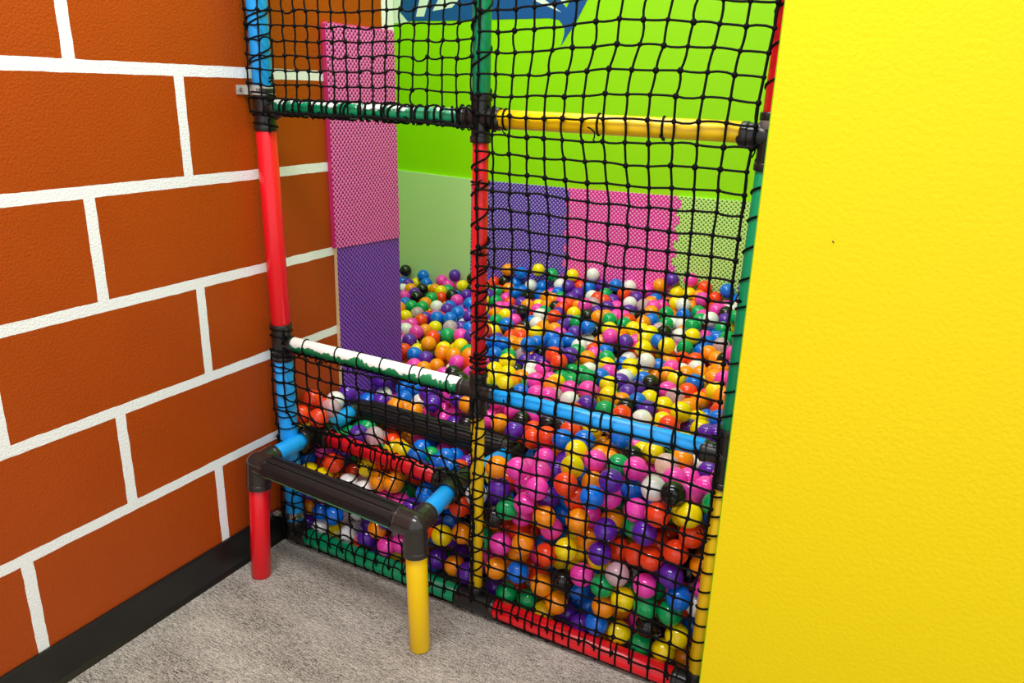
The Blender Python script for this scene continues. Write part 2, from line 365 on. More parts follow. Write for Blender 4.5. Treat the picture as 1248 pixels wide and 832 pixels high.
def tread(a, b, ri, a0, a1, ridges, r, amp, greenr):
    """ribbed rubber sleeve, open along the underside, around a green tube"""
    a, b = V(a), V(b); d = (b-a).normalized(); s = d.cross(Z_).normalized(); n_ = 90
    prof = []
    for i in range(n_+1):
        t = math.radians(a0+(a1-a0)*i/n_); rr = r+amp*(1 if math.sin(ridges*math.pi*2*i/n_) > -.3 else -1)
        prof.append((math.cos(t)*rr*1.04, math.sin(t)*rr*.94))
    for i in range(n_, -1, -1):
        t = math.radians(a0+(a1-a0)*i/n_); prof.append((math.cos(t)*(r-.006), math.sin(t)*(r-.006)))
    v = []; n = len(prof)
    for P in (a, b):
        for x, z in prof: v.append(P+s*x+Z_*z)
    f = [(i, (i+1) % n, n+(i+1) % n, n+i) for i in range(n)]+[tuple(range(n)), tuple(range(2*n-1, n-1, -1))]
    mb = MB(); mb.v = [tuple(p) for p in v]; mb.f = f
    o = part('tread', mb, 'rib', 'black ribbed rubber tread'); 
    g = MB().tube(a, b, greenr).build('tread_tube', M['green_light'], o); return o
M['green_light'] = plain('light_green_tube', (60,176,120), .35)
tread(A+u(A,B)*.045, B+u(B,A)*.048, 0, -6, 200, 6, .0335, .0020, .0290)
tread(E_+u(E_,F_)*.04, F_+u(F_,E_)*.035, 0, -60, 240, 15, .0320, .0018, .0262)

# ---------------------------------------------------------------- nets
def cordpath(mb, a, b, sag, r=.0024, n=3, sides=6, off=None):
    a, b = V(a), V(b); off = off or V((random.gauss(0,1), 0, random.gauss(0,1)))*sag
    pts = [a+(b-a)*(i/n)+off*(4*(i/n)*(1-i/n)) for i in range(n+1)]
    mb.sweep(pts, r, sides, caps=False)
def net(name, cols, rows, fn, label, sag=.0016, r=.0024, knot=.0056, skip=None):
    mb = MB(); P = [[fn(i/cols, j/rows) for i in range(cols+1)] for j in range(rows+1)]
    for j in range(rows+1):
        for i in range(cols+1):
            if skip and skip(i, j): continue
            mb.ball(P[j][i], knot*random.uniform(.85,1.15), 7, 5)
            if i < cols and not (skip and skip(i+1, j)): cordpath(mb, P[j][i], P[j][i+1], sag, r)
            if j < rows and not (skip and skip(i, j+1)): cordpath(mb, P[j][i], P[j+1][i], sag, r)
    # edge rope
    return mb, P
def nz(x, z, s, seed): return noise.noise(V((x*s, z*s, seed)))
sm = lambda a, b, x: (lambda t: t*t*(3-2*t))(min(1, max(0, (x-a)/(b-a))))
YF = -.0605
ZTOP = 1.72
def fR(a, b):
    z = ZTOP*(1-b)+.012*b
    xl = MP(z).x+.004; xr = RP(z).x-.022; x = xl+(xr-xl)*a
    g = math.exp(-((z-ZT)/.16)**2)
    x += -.030*g*a*(1-a)*4*.9*(1 if z < ZT+.12 else .6)
    z2 = z+.009*math.sin(math.pi*a)*sm(1.1,1.35,z)+.016*nz(x,z,3.1,1)+.004*nz(x,z,15,2)
    x += .014*nz(x,z,3.7,5)+.004*nz(x,z,16,8)
    y = YF+.006*nz(x,z,5,3)*.5
    y += .010*min(1, abs(z-ZT)/.1, abs(z-ZM)/.1, max(0,(z-.06))/.1)*math.sin(math.pi*min(1,max(0,a)))
    if z < .03: y += .010
    return V((x, y, max(.006, z2 if z > .08 else z)))
netR, PR = net('safety_net', 13, 43, fR, '')
netR.sweep([p+V((0,.002,-.001)) for p in PR[-1]], .0032, 7)
for c in (0, 13): netR.sweep([PR[j][c] for j in range(44)], .0026, 6)
nR = thing('safety_net', (.95,FY,0), 'large black knotted safety net covering the right bay from top to bottom', 'net', 'black nets on the frame')
netR.build('netting', M['cord'], nR)
def fLU(a, b):
    z = ZTOP*(1-b)+(ZT-.012)*b; x = .022+(MP(z).x-.004-.022)*a
    z2 = z+.010*nz(x,z,4,11)+.012*math.sin(a*math.pi)*-1*(1-b*b)+.003*nz(x,z,17,12)
    x += .010*nz(x,z,5,15)
    return V((x, YF+.004*nz(x,z,6,13)+.008*math.sin(a*math.pi)*min(1,abs(z-ZT)/.1), z2))
mbU, PU = net('', 17, 15, fLU, '', sag=.0028, r=.0021, knot=.0050)
nU = thing('safety_net', (.35,FY,ZT), 'black safety net stretched above the green top rail of the left bay', 'net', 'black nets on the frame')
mbU.sweep([p+V((0,.0,0)) for p in PU[-1]], .0026, 6); mbU.build('netting', M['cord'], nU)
def fLL(a, b):
    z = (ZM-.022)*(1-b)+.012*b; x = .028+(MP(z).x-.002-.028)*a
    g = math.exp(-((z-.385)/.06)**2); k_ = sm(.1,.3,a)*(1-sm(.8,.95,a))
    z2 = z-.018*g*k_*math.sin(a*34)*.6+.008*nz(x,z,6,21)+.004*nz(x,z,20,22)
    x2 = x+.010*nz(x,z,6,25)+.012*g*k_
    yr = (C.y+(D.y-C.y)*a)-.0265
    y = YF+(yr-YF)*math.exp(-((z-.335)/.055)**2)*sm(-.02,.1,a)*(1-sm(.86,.99,a))+.004*nz(x,z,6,23)
    if z < .03: y += .010
    dz = z2-.337
    if .06 < a < .9 and abs(dz) < .027: z2 = .337+math.copysign(.027+.003*nz(x,z,30,4), dz)
    return V((x2, y, max(.006, z2 if z > .07 else z)))
mbL, PL = net('', 15, 14, fLL, '', sag=.0032)
mbL.sweep([p+V((0,.002,-.001)) for p in PL[-1]], .0032, 7)
nL = thing('safety_net', (.35,FY,0), 'black safety net in the lower left bay, behind the step', 'net', 'black nets on the frame')
mbL.build('netting', M['cord'], nL)

# lacing: cord looped round the tubes
def loop_round(mb, c, axis, r, tilt=0, cr=.0019, jitter=.0006):
    axis = V(axis).normalized(); s = axis.cross(V((.1,1,.2))).normalized(); w = axis.cross(s); pts = []
    for k in range(18):
        a = 2*math.pi*k/18; q = r+cr*.8+random.uniform(-1,1)*jitter
        pts.append(V(c)+s*math.cos(a)*q+w*math.sin(a)*q+axis*(tilt*math.sin(a)))
    mb.sweep(pts, cr, 6, closed=True)
def spiral(mb, Pf, z0, z1, r, pitch, cr=.0018):
    n = int((z1-z0)/pitch*14); pts = []
    for i in range(n+1):
        z = z0+(z1-z0)*i/n; a = 2*math.pi*i/14+.8*noise.noise(V((z*9,r*50,0))); q = r+cr*.7
        pts.append(Pf(z)+V((math.cos(a)*q, math.sin(a)*q, .006*noise.noise(V((z*30,1,7))))))
    mb.sweep(pts, cr, 6)
def tuft(mb, c, n=4, s=.012):
    for _ in range(n):
        p = V(c); d = V((random.gauss(0,1), -abs(random.gauss(0,.4)), random.gauss(0,1))).normalized(); pts = [p]
        for k in range(4): d = (d+V((random.gauss(0,.6),random.gauss(0,.15),random.gauss(0,.6)))).normalized(); p = p+d*s*.4; pts.append(p)
        mb.sweep(pts, .0015, 5)
def along(a, b, ts): return [V(a)+(V(b)-V(a))*t for t in ts]
def lace(parent, *jobs):
    for j in jobs:
        m_ = MB(); j(m_); m_.build('lacing_cord', M['cord'], parent)
def loops(pts, axis, r, tilt=.004, cr=.0023):
    def go(m_):
        for p in pts: loop_round(m_, p, axis, r, tilt, cr)
        if len(pts) > 1: m_.sweep([V(p)+V((0,-r*.8,-r*.7)) for p in pts], cr*.9, 6)
    return go
lace(nR, lambda m_: spiral(m_, RP, .66, 1.19, .0190, .055, .0023), lambda m_: spiral(m_, RP, 1.28, 1.70, .0190, .06, .0023), lambda m_: spiral(m_, RP, .08, .56, .0190, .045, .0023),
     lambda m_: spiral(m_, MP, .66, 1.19, .0175, .062, .0023), lambda m_: spiral(m_, MP, .09, .56, .0165, .052, .0023), lambda m_: spiral(m_, MP, 1.28, 1.70, .0195, .085, .0023),
     lambda m_: spiral(m_, lambda z: MP(z)+V((.012,-.004,0)), .67, 1.0, .012, .05, .0024),
     loops(along(MP(ZB)+V((.07,0,0)), RP(ZB)-V((.07,0,0)), [i/11 for i in range(12)]), X_, .0238, .006))
mb = MB()
for p in along(MP(ZT)+V((.06,0,0)), RP(ZT)-V((.1,0,0)), [.0, .48, .78]): loop_round(mb, p, X_, .019, .003, .0023); tuft(mb, p+V((0,-.02,-.015)), 2)
for p in along(MP(ZM)+V((.08,0,0)), RP(ZM-.008)-V((.1,0,0)), [.02, .31, .58, .97]): loop_round(mb, p, X_, .019, .003, .0023); tuft(mb, p+V((0,-.02,-.015)), 1)
for z in (1.21, .93, .64, .42): tuft(mb, RP(z)+V((-.020,-.012,0)), 5)
for z in (1.10, .945, .86, .80, .70, .69, .675): loop_round(mb, MP(z), Z_, .0175, .003, .0022); tuft(mb, MP(z)+V((.008,-.02,0)), 3)
mb.build('tie', M['cord'], nR)['kind'] = 'stuff'
mb = MB()   # upper left
a, b = LP(ZT)+V((.06,0,0)), MP(ZT)-V((.06,0,0))
for i in range(24): loop_round(mb, V(a).lerp(b, (i+random.uniform(-.2,.2)+.5)/24), X_, .0185, random.uniform(-.012,.012), .0025)
for i in range(44): 
    p = V(a).lerp(b, random.random())+V((0,-.016,-.012)); tuft(mb, p, 1, .009)
mb.sweep([V(a).lerp(b, i/40)+V((0,-.019-.002*noise.noise(V((i*.7,0,0))),-.011+.005*noise.noise(V((i*.6,3,0))))) for i in range(41)], .0028, 6)
lace(nU, lambda m_: spiral(m_, LP, 1.29, 1.70, .0245, .075, .0022), lambda m_: spiral(m_, LP, 1.30, 1.68, .0245, .05, .0021))
for z in (1.19,1.21,1.25,1.262): loop_round(mb, LP(z), Z_, .027, .006, .0022)
for _ in range(5): tuft(mb, LP(1.19)+V((.024,-.012,0)), 3)
for _ in range(6): loop_round(mb, MP(ZT)+X_*random.uniform(-.05,.05), X_, .0235, .006, .002)
mb.build('lacing_cord', M['cord'], nU)['kind'] = 'stuff'
mb = MB()   # lower left
a, b = LP(ZM)+V((.05,0,.003)), MP(ZM)-V((.05,0,.001))
for t in (.07,.28,.42,.56,.735,.79,.94): loop_round(mb, a.lerp(b, t), X_, .019, .004, .0019)
mb.sweep([a.lerp(b, i/60)+V((0,-.010-.003*noise.noise(V((i*.9,0,0))),-.0195+.004*noise.noise(V((i*.8,3,0))))) for i in range(61)], .0030, 6)
for i in range(70): tuft(mb, a.lerp(b, random.random())+V((0,-.010,-.020)), 1, .009)
for z in (.60,.585,.64,.66): loop_round(mb, LP(z), Z_, .028, .006, .002)
for i in range(7): tuft(mb, LP(.64)+V((.024,-.014,random.uniform(-.03,.02))), 3)
for i in range(13): loop_round(mb, LP(.14+i*.034), Z_, .0257, random.uniform(-.008,.008), .0018)
for t in [i/9.5 for i in range(10)]: loop_round(mb, (C+u(C,D)*.075).lerp(D+u(D,C)*.075, t), X_, .0218, .004, .0020)
for i in range(17): tuft(mb, C.lerp(D, .15+random.random()*.5)+V((0,-.02,-.028)), 1, .014)
for P in (C, D):
    for k_ in range(6): loop_round(mb, P+V((random.uniform(-.02,.03),random.uniform(-.03,.03),0)), (random.gauss(0,1),random.gauss(0,1),random.gauss(0,.3)), .0292, 0, .0019, .001)
for i in range(16): loop_round(mb, (LP(ZB)+V((.07,0,0))).lerp(MP(ZB)-V((.06,0,0)), i/15), X_, .0238, .006, .002)
mb.build('lacing_cord', M['cord'], nL)['kind'] = 'stuff'
BALLS = 'y26860492434k26460493473r26170492413o27220520302g27320521459r26660495332r26100495295b26850492221v26620492271p26060492224v24930521448b24600494408v25920493357y26900500114v24980496333t25370492230r26940504380r23920495422v24910492270p25270589458y25560492168o24300492338p25580526388g26120492168w25960516460p27340521248p23190494389y24040495249p24490493195o23420494318p22650495426y25490508060o27040542030v27340534356p24200606440o22870496224y26590514050o23450493127o23850498087o22090493416g26030516042r23530492219v22160494360g25030492185k26180501112v26630803492b22760496137p22250494206g25790712489p27340561500w21440506313g26670500168k24020492162p22900492341b24950495073o22130495127y23830551439b24420720458o25090495128g22350515047b27120560109o21100497195r21040492276g22420492311w27220525195v21270494081b25240588400y20490493170t25920620471b20240563329g22900528039v19510494221w24480859460o18860503275y25350703453p26720543456o20500499279g21640513189b23040667443r19930492170p23010546403b19950499275r25190550257r22850772475y25390905488y23650615449v21240742393y24030758475v20170520071w17880493226r22490685430v18110492169r16720508273v24470517035o19270492166r16030530386y17730532277o24460527275p26260574465y19640500069v18700492160o26140672467y23450517031v19310557302y16440492226b16760494111k22020501272r25680527274r15460569417p16520492171p21470906443r18190556292p20130837430b19840547294p19160495099w17070515046r20610554286w17290501227k15460521286o27340591030y23500756452p23480526272r15460521386p24860544392o21360517031o19170831392p18660492075t17040652307k19250814336g24770611442o20520789380p15910557274o20740517071g23360873456v15900492169k17320567297v26890825538v16810601317v17950823369v19790813319r21970709401y18380604312v18330800286r24040534367t15990586396v23980541030v23260544342o18320511260v16630559287v22790881457b23500701438b24280539118p18430518205w16010517031o24950552328w23291231489o17310816330v17930496077o16590816330g17810810305y15880497225v20620658302p22680642390p22410975461p17570492180y15460520343r25360812482o16230798285p21580536119b18950596314y19740955426o24340563405r23910860460b27340550410v20580573069g19660500124v26830668456p20530860396g26370785445b20440545192b20290958411p18990514210o18720556282r20511182448y23491378504v16020817334k18510894433v15460521030o18320497118w16940813287b19600855421v21870541030v22021388486b19050878425y24471172473p25831303543k26870552259v15460723384b24470569059p25941143513k23751151451o25461079458r26160609296o16001057368r26120552300t24811052465w22200893451v18730827317k24930665446b15460818321p20850954421b18811292445p26930595452y22921014441p21331425484p20561002440k22070786419y22831337494b16020524087g22051060463b25041169475y23991501512p24390547326w24151669533g16230596300y21360561212p22630531279v24420920464b17181248431p20030816370g20770608281b19710595316k25680539218v20661236457r22510543220b23550582287y22711066453v17420874374b20241478486k21000831384o21171265447o26211020507v18670857389y24720970464k19000814269t25041478505v19940561169o15021228394w26490713448y18821137429r22980728441g23901453482y16560527030p21711006436y25901067502v26290843469p18200849314b10231070333r20250614303b16260965333b26440893494p24451095463b24001957575r23160540111p23331853553k09181059319b15460532243p26450626446b18021195420o21121005436p20450813329g20430783276r25001113464v23240597390v26740945546o22540542160g25510545335o09391075268w15460579282p21140888379r16841323449r17711086414g25051671556g15231324404p22551957597o24051210466v25440755473b17911274433p19981172412p22640541359b16931474437g23721591523y26010890456o16011171394v21791957587r19280518030k17561001402k23830916459g18790567210o15460536083b10641073294p18180887385w15460667379o21311957556v22881120448k26340565050v16331314422b19961370460r11421047342y16620540144g19420869358w23371568484r16780583210o25280569080y25050857468r18431579468p17131091403y18730523030o24771431486y19000939424k16841621452b23091419501y24210544226v23411045449r20111222453o16071126359g22321736508p13811321392o17240792243o20081617485g26150546185w22741810531p18241006414v14091237386r20990794276y22621282444p20811957528v18170519031g16481957533w18381957560b23240552204y19101012415p19211688502b19541929536o25571183497r26360949497o25571240506b14881158370y25680983441g25101533515b16230910317r23131957574v19961431470p15461076363y26890804441b23950973458b19741318453y15821957545k22911537496p16821059363v25620927435r17610517030r26091258520y24131027452v17491911505r20011903512b22261112454y17441957543y24760531225v15441148368b14971957519y14551697449y22551438496y18241464430r23581953537v14961528423y25820794455r14331172370o14301957525o16611151402g20611598488o25311024454r15460633277b15281848457g24691636515r23991402458y19171077412r21020813329r24481377471v23481101443p17790786256p22251187445g19020655292b22931757506o23430989442b13721479408r22600596200p17811141405g19471559468o24611227474t21151822500b19351368457y22041957536w17691607455v11491957459p24031267470y18611088410o25020531030y15311570442p09981154341b19820537030g21751289452o16840526204b18341930509b14231553420v19021235402o17261150415o19731066412y16441224413v18841957517b19570649304k15690804272t14911392413b26431126534w20041957532b18470688286y24110551171y21971237447k16071816464y17900627292o21741736503y14071785477o24951272468k19051345404y22581940543g21301109419r14841283401b19530551207b24431531486y21661565481v21300555073r21510808375k12471957456p15791328412o09671086327b14291485413k08681957443o25141388486y21081476492w20491847493r13121450394w13251331389b16051957473w12871602412k10921731396g19870783263r17240712266y09931113247g16371492437g22641639496g17250656253g16380702295k19561641476y12181917426p25850558078y18951646473b15720977317y13931433383v19891754487g21191597482b15751399421o21851617493v24681957595y24190884417w15491957469b14061678427y22101530492y22351850523v13441595411p23981824527y23620581154r07521208334k21751419442w20501348454w22811176443k20570599172r16630786247o19550829270p13191710420r22370569030y26610545400v13211783427w15461024337g10781104340p16751571426p18830761259t16600544088b21971677490o18271521437w15460902314v19051522457y16221590434g14991731440p18310905314k10421848399p19390754268b15460981375g11541605391b23371193441v26320536250b22221320429b23521299455b15460689273g21401164431k14151957470r22770583106b17020978347v20130832277o18231344417r25921366553p25230700398y12181475389b09711957432t12391529393o23700787390v17991894483k22610767423k20381534458g14281861444w24681323466o24110752409r17821426417b19540701282k12961872428v24531734519v21810546300b23880595394b04701515342p21680897391b24880834416p21191322443g25540552158w17811555436r22070578205r11931779397g12111605396k24421789530w23151674494w16930570030y22531494499o24370657423w16790920312b21371377442y09421159332o16131440431g23321818509b17421301421r18920600254o16591713452o13851377383y23910592226g18581189427v20571902503g20661293452r18221692470o20831471441k12471783416w19461191401b18681384422p25530556030b24060599033o19001465456p10771957423g20861211410b21990730337p21651793509b24431476474r19521809495p20071811478o24961908587w20251486429w24521846535o14671901454o17271805468v27340702542v20120676286o23681354456g16081020325r15830568219g11781723404t21420959423p10241731388y16811391432w22221377430y11571827411w27340673490b23480621201p13061393391y24970739429w21441220424p15541664436t19261759491k17291561412k25501347502p19401424456w17120561104r18301747478o22010572108b14711957466w16891957493r22080549350b19430544151g23691714510r15490521134p20850949365p22190841411o06391322348g24770608331p09191220340b24671582494v16131745447p26670544206p20811699477b25481627587y09051116323o21090545165o21291524469v17630546078y11021107256v14491754454p08301170320o08861169329o10221210372o16831840464v23230654391o20680841285b25611528543t18541302396o23591245440o15691610426o23980697408b24471957542v17510950344r17301446405g19211903497p23020572156o07221267332v17981837476r13611957456v19571247401v04401567350y21011060425w19711122404w08551113236p17141696445v20641796474v18341635464p17770919304b10111925406y22851231432k21001752469b23750574340r15421774429p08451108316k26630578302o17361504409y15741221390o26900630254b16371872454o11911658399b18270754255p24630783413p19970872374p24161604483v08831086279v16241646435y20070731271p25681571580o19490560071o23051905547r17851957499r15941087319o09861834394t17490560213b27340576172p05301419343p11301932412y23001455452v12971504388v19701863487v15811500430o19671009408p21801847501v08061221325y21570579338g20741155403o11071855405o19700610042p17650862319p20720586225r21161654479v20360912379g08631221331r06941318332v16480647301k17791728460y24841690503t25740591426o08761198188b21261934500w18681889483b17051907469v02931957354r20851396431p22440592375v09231901395g17611664452b25811037428g16941197408v15071444400v08351270333o11661501411w18710548080o17731370409b02321853334o17261751451v25251767578p20621099411v19701702477b23360587084y09731205342p17801784469p24750888414v26000740444o16590867304b10961640388p21970545158w04081614351o22900698394r24970921453g20400981353r19091848491b19850552114o27340595259o07781271327p25831430552r22820837408b18151102381b07241469339g10551157343b13041957458y09331957389b08071320334g19880970373b26060547410p06951420331t17900541179y14571222360p22081482462r26730554151b14471642410p14791859419r24330831403o07501320326b08361369341r22291435444o07221370328r07521419334r26461077506o11191083305b08081419342o22951862512k23821664486g16740610262r25551136454o06671264345p19180859302w16380580030g15990665279o22990583030v20370544135p06941520345t22591583489b15321905452v06691470333p24141905522p25180561201v10441785393g11591883404y05801517329g19490908407o24870633242y06391418328o18821725483p24681901538o21251878500y26710613345b08191193189b17501199397o21810541238o04231854347w22741710480r27340575312g24930587030y08631319338v27340616485p08921270338o14381191309p20371733466p09131125249b13221648407y19830576247k18921183382v19031593455w09321847382v06121468327r23691871513y05231515322b25140613288g02761903337v17201352415b06661368327y03391905344b16340575243v19101290389y23070888407b22920589345g17391861464v03771662348p05181612329g09551126288g15900725273g07791370332v15460894370o21650591169b04611611321g20191032409b21280556283b04311659324g17010875231o17710678275p06381519334p23631770509o16290542198v05571466320p03111858330o26790619401b05151710334r16290608198o02721667310r03701756325p04581708330y07811468348g05501565328y16781778439r23451421454r26040561131b03401711344y06101370338p26860584064w10091115301b24610571189o05761615333v04881660329b08721933388y06631568345v04541807337o01081851296g26160624351w04841759335p05451662333g03971805332w09191318351p04271757331v13311908454o27160783486b17281617417g20170581030v10471123260o20181672476y25420600240w09471269347r13751873457y07751159313g03381808326b06071567333b18630619195y03671855336p15521719423k19950630257t16710730255o03621957369r17560838262k15301201352p25310597343w24191337441v15460533186w26980591214b07491517357b04911562318v22420700366v04001708323g23720550107p22231076409b24381667478y25291218460y16600842253b20260539245v23990801437r15460610378r18060575030k21210603247y20821268403g02361711307b25670622379v13621685392w18570870276t26680855430r22751405448v20101276436k15341494399g02351957336p25150644396p17130866286o22710587254v01301908303r21160872291r25210790432g01471806295r02741816322g24390614290v27070718444p11811957411g27340590367g01811851304o23421624487v25621294488r07631182189w24370593134k23370833396v22470572315w13571233364o21521473457y12031423406w17250602242o24950545152p27340729492v01821957315o22311821475r01001957305b21150605030v18190833242v06331616341y22671044396v15460857278k22251022427o15851190342g01991754302v21100655272v16060852289p12421413366p16561957448p13351285357b24071712468y06031664338o23030566295o21761957485p18880905316r13891193339k11391762391y17630599100w20650895262p23530577030k13791333336w21710591266p02251906313w23521478448b17511006342p15460943274v21360998381r03021620301b26910655137b18701439407w26460620130b19530599160r15471117320b21421289402o25201342454k03101759330p26830558350g20361236397y23111278415k21871903491b14731335380v25830885403p24700654364g19330967389p16740675261r12561585367k19191133386k19371957485y05711712337r14131914433k20801000389r13521530392w02201806304w20461435417b12111864391b23881544475r16731670417v19010864241b12411365399b21410942369w14611542379v20921858458p24451430439v26850855484r18870546157w05821416320v19720871310v07181568361w15800862231o18370570171b17101037319p25801092414w16821116363y16180572112y22761339429b17560545134o24690577259p13061560379y18661035389b03961904344g21110840244k16771518405p13951638387o08701146280y07991107229p24471478409b21580646242y13921280353w16090813233o16641438405p19971259362y25840592197g05411760340p23341530441r23240593242b12881922402y10571901385p27230634333v17941957444o15121300354p14251777407r21740588060o13221853378b08531050312g22090931410g21221812444v26740755416b15910610255y15891287373g23320745399o16120664193k15081355340v25321710526k27340615417o19671302397p15460999271g22020606317v19281397408o17800595247y17831319386b17581255391k23991079433v26590645300y04221526313r26110669316k25061854552v18491225384y14891584406v24160644371g13051275404p15101637413o16171337371k09371791373b25100657324g25451577520o26510855373g23420931423w22510886398w19210921359g15941146308b02581764305b13871574381p16851246380o18591355374p24651527432g18370588247p23170624288y18040932355v20000961318o26140839414o15460610221b23740647406o26580668351o25300882422r24931480448y20520671196y12251650354p08201957382t20931524424y22071770470y25940652263y21691336420w14541729387o15371376384g17970877270o05011463317o13931818431p16441187362y08921368347r03621622310v23990982373y17560749219g05101808344g13881116264y19921957472r18611957465o18540636268p16461825424y24051502441b13451425354v18020548232o12761698384g03341573304r14821773407y17991639418p21331489405p26061211488y22610929433p25311195408v16040924223r15461066298k24200939344p18070648242y26031108464k17361048375o17531101362g23071085408y21871037387y21531767460y14061521375o20981006335o23351914498v24201176423k18670954279b14261471357v17840647079p17391957467r19641912459v22440975404v15460908227b19300818220p16621006317r20480702243g19941639434g16461111320v18700913383p19991573450y08241076270g16340643241y24940598129r08811870374p15940546155p25301864602g22210567266p03931576312p24151765487y26260599400v25940578251b19541600430o22570937364r14071143311y17921043384v11451104351b17500576030v23951227400o24540664310v20930552030p20451957486o25920574362w13951214279v11941915374p22991634451o16021696421y20950654161b18980605153w15920583064o21721387395r11341714361g18270941407b13461748387p18160600081v19120570112y16941476372g26950902516o15850901272g17271151358y22310753378r22871817473g13981728400w19440608268p25610641309b19070918264r26480592248b13641488353v26510801393p16571618399p18301593415p20430851232o16991092314y25770697416o17011592374y25160968427v24670700401v22990966414v21690812319y21781526441b09831814334y13491804382k23301332413p17781429342b10081863350k20260867326y16301393406r18401728425y15591333355p22590635133v14581278350g15411869407b27340632166g17941219368b18110548108y14761317313k25531716578b13471574341v08651418349y23890669231b15460640065v17110557165v23590627354v25031760526o25571658531g15460942181w22941569447p20501634446p22231638458p20010676224g25670809402y20301036351v22321914456o18291913440p20271778433o21361149376b24710649144p20151870454y12741366353o18630579030p19190587030o15460578030p13381369349p27340712394p06921755399b25450753399o07411756370o27140762376w24320696355o08501557377g24270593352o10731556408y23060643339g27090663380p10181556391y09631556377y09061556369p07981756372b11811751349r27340882356w27160944397b17980988367v27090844392r08521754387b27340810353p21380855340r24350845347o09081753403p20800863341y04251957372o04811957373g12101704361v10171652411o09631656394y09081655379r08521655370o07951656374v10621720347p09321701410p08801704387p08261706370y07691706373k08231607378o08791605370o09361606379p10511608398p09911606392o21890980388p10811253369w11381256370v11941259381p12501263391o16461289366g18121272374r25791207371o11151206356p11711210362b12171199395o12691214413k13291203411v10161353373y10741351366g11301357376r11861360384y10471299376v11031304383b11591309375p12151311378v09861405374p16671350394p11571408377o11001405374o10431404377b18690977394r18191168373p11001502404p10471507384b09901506382r09341506371g08781507379r27321039401y27340991371y11261452395v10141455384o09581454377b09031458391y11381174397y11711154354g12631131390y13131129362v13831145369w10711454380b21741094386w12031107355b12981037343w13611030334r12351767361y27341523510b25441580459p25681536487o25641439499p27341425498g25481486470p27121477486y25161530459w27341716475k25131724468g27341623468v22291724446v27341341470p26851338519b26051334500v18451853446b26911044496y27341037533p27341081497o26241161468b27341134478o27181190482k27341244478p27171295499g26251053458p24851015422v26310997456y27340834504p26910952485o27340944522g27320993493v23051957518r27341957535p27341293597g26851322576o26391376583r27341363589p26721419601v27341411560o22401957492k27341763526v24901812510y27341862539k26301472566y26801486592o27341454598w25981515585w26691815582r27341818584g25811860578b26391864577b26971864583b27341854628w25511908572o26081909591o26661911594v27341905591k25251957595v25791957579p26361957578k26931957574p27341957615r26881886640r27341917655p26121813580v25561813594y27021771573v26571538601g27341513592y26251576574y26831578570p27341568605y26131625601y26811629596w27341624617o25851670578p26441669580v26911681615v27341667580v26151718578b27341724580p25821765579v26451766571p27341767621g27341663508v27341912500k27341813486g23331866470y26351329551b27341324547p26841386549p27341373518v26391420546w26881445554v26011493522g27341479547b26941524552v26011564524v27341565548w27281621547r27341268546o26771271552r26501222538b27171957469o27340763539y27340873546y26710994516g27340987560g26881021563k26801076551r27341093561o27021121524p26751173526o27341167532w27081218537y26250724397p27340769432o27340839444g23640881408p27340889417g27340885477o27340670431k24090939414y27340935450y24670943410b25980644420o24710602386b27340988428o27211145424y24791192430b25791195438p27341200424b10461957375g27341038458p24821084418o26431096425y27341091437r20261133381y24341103394b07921957431p06161836409p06831853416b07381840414y07941848411v08521846417b10781856356o06611803398b07111804370g07681804382o08241802394b08901808399v05651957418w06221957419p06781957422v07351957428y05961896406y06541901405o07101902407y07671897404v08271905408y18451672422o27341385433p19851412418v21981282395p27341289444g19681357412y27341540450w27111435447v27341486434b18131553382w01521564276b01841517278v01491474269o01381662283o01791614283p01801324261r02571277254g01501246250b01781425269v01481371260r01901191250y02721180261r03581174284o04141178274p04711178281o05271177293y05821173308b06261130310o06641172301o07431122284r14551147276y13681076302r13001084304g03161056254y04291123272p04851123279o05421122285v06041066286b06591053290p06891120300y07911042302p11801087306w03701039257k02001271259g02901280300p03491279286y04061276282g04651278293v05211278300p13541127323y02341225260v11991147304k02901233269g04381229284v04941229290y05501229303o06041224319v03811225290r16441057300w19160953307r15460818221b20780749247r27060697334g13561170280p12341166254o16560828195g01861123220y02721069220o03281108233g03881096213y04631103230k05201102236v05681121213b06261132219w22960641229g06811107216o07341122227p19930605094o20920608128y23040628165p15460592094p21450591116r16580610098b25350631103v25920597030g23620641149y25850653125y22340604075o20440632110p04251223142y22240596154o26470594181k04541153158y21130604182b23470678193y25140618194b26890646199b27340659233b03061113181b03591134182v04341105181t04961129192g03781179151p02391113195b16160757233w27340669290y16860640215v02271146251b01451156243w13321118271g02251090246y02751115253v03741108267v04181068262y05311064277y05941118264p06491102263p07011079262y07651065250o11581114260p12151110265k12771134271y04741065270v20190601213r20980646218o18080609200y19230606207v09481367355o09761317358b08351465361y09211416356w07401068301o07881098310o11991051347v12731086356t13361078350r14001094348o12481221352b13011230369v10011267367b10431265329o10631212333p06751208345b07191166316p11111149353y12281158355p12821177361b13381179360v05671810349b06231812355r06541763358o09701722373o05971761349b04531905346r05101910350t04801855352o05371857356k05941859362p06551857365w06841716359w07781573367p11041586371r08061516364k13241523334r06281714347b07441619367w07161668360w06591666348b06891618353v02431520284r03021527294b03661527302g02141469277g02801474294g03371478293y03941478297p04491479300b02371620292p02131569284g02701574293r05561323307w04891329299p04331325289p03191326284g03771329285r13391430295g02051375267k03451377284b03131427289b03701427294y04311426306p04861410303o02471417276y04021380290r04491370320b05261371312b02881376286p01941668291o03301670306v25630586298r23470668307y21720685315y26091957628p17220959295r18620950340p20850707285p25390773335g21530808265v01181758290b01591715290w26701957627'
WORLD, LAMP, EXPO = .86, 16, .28

